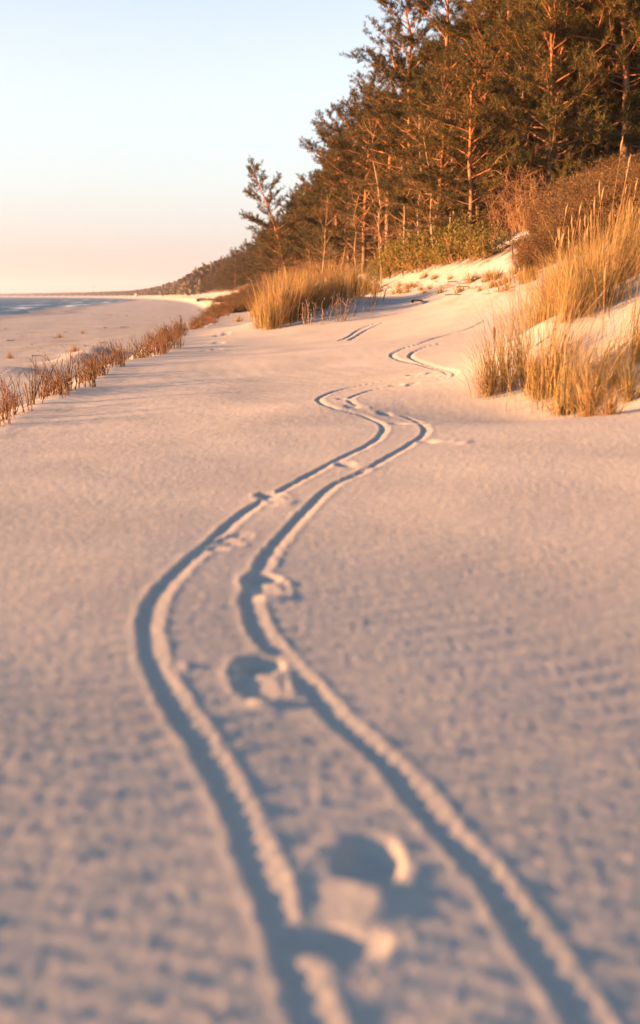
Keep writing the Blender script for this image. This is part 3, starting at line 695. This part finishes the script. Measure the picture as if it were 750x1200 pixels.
# ------------------------------------------------------------------ brushwood along the dune edge
def make_brush(seed, h, n, stakes):
    rng = np.random.default_rng(seed); mb = MB()
    for k in range(n):
        b = np.array([rng.normal(0, .07), rng.normal(0, .16), -.08]); hh = h * rng.uniform(.5, 1.1)
        e = b + np.array([rng.normal(0, .22), rng.normal(0, .22), 1]) * hh; s = np.linspace(0, 1, 5)
        p = b + s[:, None] * (e - b) + rng.normal(0, .018, (5, 3)) * s[:, None]
        mb.tube(p, rng.uniform(.0035, .0085) * (1 - .7 * s) + .0013, 4)
        for j in range(3):
            q = p[rng.integers(1, 4)]; u = q + (e - b) * rng.uniform(.2, .45) + rng.normal(0, .07, 3); mb.tube([q, u], [.004, .0018], 3, False)
    parts = [('twigs', mb.mesh('brush_twigs', M['stick'], True))]
    for k in range(stakes):
        st = MB(); b = np.array([rng.normal(0, .06), rng.normal(0, .14), -.1]); hh = h * rng.uniform(.55, .95)
        e = b + np.array([rng.normal(0, .14), rng.normal(0, .14), 1]) * hh; s = np.linspace(0, 1, 4)
        st.tube(b + s[:, None] * (e - b) + rng.normal(0, .006, (4, 3)), rng.uniform(.008, .014) * (1 - .35 * s), 6)
        parts.append(('stake', st.mesh('brush_stake', M['stake'], True)))
    return parts
BW = [make_brush(130, .58, 11, 0), make_brush(131, .48, 10, 2), make_brush(132, .40, 15, 1), make_brush(133, .62, 8, 1), make_brush(134, .34, 14, 1), make_brush(135, .52, 12, 0)]
front = [(-9, 481, 5, 'near brushwood bundle cut by the left edge of the photo'), (6, 472, 0, 'outermost thorny brushwood bundle at the left end of the dune edge row'), (22, 466, 5, 'thin twiggy brushwood bundle second from the near end of the row'), (44, 458, 3, 'tall forked brushwood bundle beside a sandy gap in the row'),
         (61, 450, 1, 'upright brushwood bundle tied like a post near the start of the row'), (82, 446, 0, 'thin low brushwood bundle half buried by sand')]
for px, py, k, lab in front:
    yy = F_PX / (py - 347); p = Vector(((px - 375) / F_PX * yy, yy, 0)); p.z = gz(p.x, p.y)
    place('brushwood_bundle', BW[k], p, lab, 'brushwood', 'brushwood bundles along the dune edge', rnd.uniform(-.4, .4), .85)
y = 12.6
while y < 74:
    for r in range(2 if y < 40 else 3):
        yy = y + rnd.uniform(-.2, .2); x = float(edge_x(np.array(yy))) + rnd.uniform(-.35, .25) - r * .35 * (y > 25) * rnd.random() * (y - 10) * .03
        if rnd.random() < .25: continue
        place('brushwood_bundle', BW[rnd.choice([1, 2, 4, 2, 5])], (x, yy, gz(x, yy)), 'weathered brushwood bundle in the long row along the dune edge', 'brushwood', 'brushwood bundles along the dune edge', rnd.uniform(-.5, .5), rnd.uniform(.6, 1.0))
    y += .42 + (y - 12) * .012

# ------------------------------------------------------------------ driftwood and debris
def make_log(seed, L, r, bend, m, twigs=3):
    rng = np.random.default_rng(seed); mb = MB(); s = np.linspace(0, 1, 9)
    p = np.stack([(s - .5) * L, bend * L * np.sin(s * 3.0) + rng.normal(0, .012 * L, 9), r * .6 + .02 * L * np.sin(s * 5)], -1)
    mb.tube(p, r * (1 - .65 * s) * rng.uniform(.88, 1.12, 9), 7)
    for k in range(twigs):
        q = p[rng.integers(2, 7)]; mb.tube([q, q + np.array([rng.uniform(.05, .2), rng.normal(0, .12), rng.uniform(.02, .12)]) * L], [r * .4, r * .15], 5)
    return mb.mesh('driftwood', m, True)
def log_at(px, py, me, rz, lab, cat='driftwood', name='driftwood_branch', tmin=1, sc=1, group=None):
    p = hit(px, py, tmin); o = obj(name, me, None, p, rz, sc); tag(o, lab, cat, group); return o
log_at(495, 354, make_log(140, 1.25, .035, .06, M['drift'], 1), R(62), 'dark branch lying on the sand slope below the shrubs', tmin=18)
log_at(252, 353, make_log(141, 7.0, .30, .10, M['paledrift'], 6), R(35), 'bleached fallen trunk with root stubs where the beach meets the wood', 'driftwood log', 'driftwood_log', 50)
log_at(243, 356, make_log(142, 5.0, .24, .05, M['paledrift'], 5), R(110), 'shorter bleached trunk lying before the fallen one', 'driftwood log', 'driftwood_log', 50)
log_at(266, 358, make_log(143, 4.0, .2, .08, M['paledrift'], 5), R(-20), 'bleached trunk lying nearest the golden grass', 'driftwood log', 'driftwood_log', 40)
FT = [make_log(160 + k, L, .012, .12, M['drift'], 3) for k, L in enumerate((.5, .35, .7))]
for i in range(18):
    px = rnd.uniform(455, 610); py = 343 - (px - 455) * .04 + rnd.uniform(-12, 7)
    o = obj('fallen_twig', FT[i % 3], None, hit(px, py, 20), rnd.uniform(0, 3)); tag(o, 'thin fallen twig on the sand slope below the shrubs', 'twig', 'fallen twigs on the sand slope')
def stump():
    mb = MB(); s = np.linspace(0, 1, 6); rng = np.random.default_rng(9)
    mb.tube(np.stack([.05 * np.sin(s * 3), 0 * s, -.1 + s * .75], -1), .07 * (1 - .5 * s) + .02, 7)
    for k in range(4):
        a = rng.uniform(0, 6.28); mb.tube([(0, 0, .35 + .08 * k), (math.cos(a) * .28, math.sin(a) * .28, .55 + .06 * k)], [.025, .01], 5)
    return mb.mesh('stump', M['drift'], True)
p = hit(223, 378, 20); p.x -= .9; p.z = gz(p.x, p.y)
tag(obj('driftwood_stump', stump(), None, p), 'dark upright driftwood stump standing above the brushwood row', 'driftwood')
DB = [make_log(150 + k, L, .03, .1, M['drift'], 2) for k, L in enumerate((.7, .45, 1.0, .3))]
for i in range(26):
    px = rnd.uniform(0, 215); py = rnd.uniform(371, 425) if i > 8 else rnd.uniform(366, 374)
    p = hit(px, py, 14); d = float(edge_x(np.array(p.y))) - p.x
    if d < 3: continue
    o = obj('driftwood_stick', DB[i % 4], None, p, rnd.uniform(-.5, .5) + (0 if rnd.random() < .6 else 1.2), rnd.uniform(.45, 1.0)); tag(o, 'small dark driftwood stick washed up on the open beach', 'driftwood', 'driftwood sticks on the beach')
for px, py, s, lab in [(70, 396, 1.5, 'dry beach tuft on the left of two small sand humps'), (88, 412, 1.3, 'dry beach tuft alone before the sand humps'), (97, 391, 1.1, 'dry beach tuft behind the right hand sand hump'), (12, 420, 1.2, 'dry beach tuft nearest the brushwood at the left')]:
    place('grass_tuft', TUF[1], hit(px, py, 14), lab, 'grass tuft', None, 0, s)

# ------------------------------------------------------------------ far shore
def house():
    w, r = MB(), MB(); w.box((0, 0, 3), (4, 4, 3)); 
    r.add([(-4.4,-4.4,6.02),(4.4,-4.4,6.02),(4.4,4.4,6.02),(-4.4,4.4,6.02),(0,-4.4,9),(0,4.4,9)], [(0,1,4,4),(2,3,5,5),(1,2,5,4),(3,0,4,5),(0,3,2,1)])
    return [('wall', w.mesh('house_wall', M['plaster'])), ('roof', r.mesh('house_roof', M['roof']))]
x = float(forest_x(np.array(1150.))) - 4; place('house', house(), (x, 1150, gz(x, 1150)), 'tiny pale house at the edge of the far wood', 'house', None, .2, (.5, .5, .5))
def mast():
    mb = MB()
    for a in range(3):
        c, s = math.cos(a * 2.094), math.sin(a * 2.094); mb.tube([(c * 3, s * 3, 0), (c * .4, s * .4, 52)], [.5, .3], 5)
    for z in range(0, 52, 4):
        k = 3 - 2.6 * z / 52; q = [(math.cos(a * 2.094) * k, math.sin(a * 2.094) * k, z) for a in range(4)]
        mb.tube(q, .18, 4, False)
    ant = MB(); ant.tube([(0, 0, 50), (0, 0, 62)], [.3, .15], 5)
    return [('lattice', mb.mesh('mast_lattice', M['steel'])), ('antenna', ant.mesh('mast_antenna', M['steel']))]
x = (84 - 375) / F_PX * 2600; place('radio_mast', mast(), (x + 60, 2600, gz(x + 60, 2600)), 'thin mast above the far wood across the bay', 'mast', None, 0, .42)

# ------------------------------------------------------------------ air
def haze():
    mb = MB(); mb.box((0, 4400, 40), (5200, 4430, 62)); me = mb.mesh('haze', None)
    m = bpy.data.materials.new('haze'); m.use_nodes = True; nt = m.node_tree; nt.nodes.remove(nt.nodes['Principled BSDF'])
    v = N(nt, 'ShaderNodeVolumePrincipled'); v.inputs['Color'].default_value = (.70, .75, .88, 1); v.inputs['Density'].default_value = .00017; v.inputs['Anisotropy'].default_value = .2
    nt.links.new(v.outputs[0], nt.nodes['Material Output'].inputs['Volume']); me.materials.append(m)
    tag(obj('haze', me), 'thin evening sea haze over the far shore', 'haze', None, 'stuff')
haze()

# ------------------------------------------------------------------ light, sky, camera
w = bpy.data.worlds.new('World'); scene.world = w; w.use_nodes = True
nt = w.node_tree; bg = nt.nodes['Background']; sk = nt.nodes.new('ShaderNodeTexSky')
sk.sky_type = 'NISHITA'; sk.sun_disc = False; sk.sun_elevation = R(SUN_EL); sk.sun_rotation = R(SUN_AZ)
sk.altitude = 0; sk.air_density = 1.0; sk.dust_density = 0.6; sk.ozone_density = 2.2
hs = nt.nodes.new('ShaderNodeHueSaturation'); nt.links.new(sk.outputs[0], hs.inputs['Color'])
tcw = nt.nodes.new('ShaderNodeTexCoord'); sx = nt.nodes.new('ShaderNodeSeparateXYZ'); nt.links.new(tcw.outputs['Generated'], sx.inputs[0])
sr = nt.nodes.new('ShaderNodeMapRange'); sr.inputs[1].default_value = .2; sr.inputs[2].default_value = .55; sr.inputs[3].default_value = .55; sr.inputs[4].default_value = 1.0
nt.links.new(sx.outputs[2], sr.inputs[0]); nt.links.new(sr.outputs[0], hs.inputs['Saturation'])
veil = ramp(nt, [(0, (.50, .50, .60)), (.04, (.62, .60, .68)), (.10, (.88, .85, .85)), (.16, (.99, .955, .935)), (.30, (1.0, .97, .945)), (.6, (.92, .96, 1))], sx.outputs[2])
nt.links.new(mix(nt, 1.0, hs.outputs[0], veil.outputs[0], 'MULTIPLY'), bg.inputs[0]); bg.inputs[1].default_value = SKY_STR
sl = bpy.data.lights.new('sun', 'SUN'); sl.energy = SUN_STR; sl.angle = R(.5); sl.color = (1.0, .47, .185)
so = bpy.data.objects.new('sun', sl); COL.objects.link(so)
sd = Vector((math.cos(R(SUN_EL)) * math.sin(R(SUN_AZ)), math.cos(R(SUN_EL)) * math.cos(R(SUN_AZ)), math.sin(R(SUN_EL))))
so.rotation_euler = sd.to_track_quat('Z', 'Y').to_euler(); so.location = sd * 50
cd = bpy.data.cameras.new('camera'); cam = bpy.data.objects.new('camera', cd); COL.objects.link(cam); scene.camera = cam
cam.location = CAM; cam.rotation_euler = (math.pi / 2 - PITCH, 0, 0)
cd.sensor_fit = 'VERTICAL'; cd.sensor_height = 36; cd.sensor_width = 36; cd.lens = LENS; cd.clip_end = 20000; cd.clip_start = .05
cd.dof.use_dof = True; cd.dof.focus_distance = 17.0; cd.dof.aperture_fstop = 1.6
vs = scene.view_settings; vs.view_transform = 'Standard'; vs.look = 'None'; vs.exposure = EXPO; vs.gamma = 1; vs.use_curve_mapping = False
scene.cycles.max_bounces = 6; scene.cycles.diffuse_bounces = 3; scene.cycles.transparent_max_bounces = 4; scene.cycles.volume_bounces = 0
scene.cycles.use_denoising = True
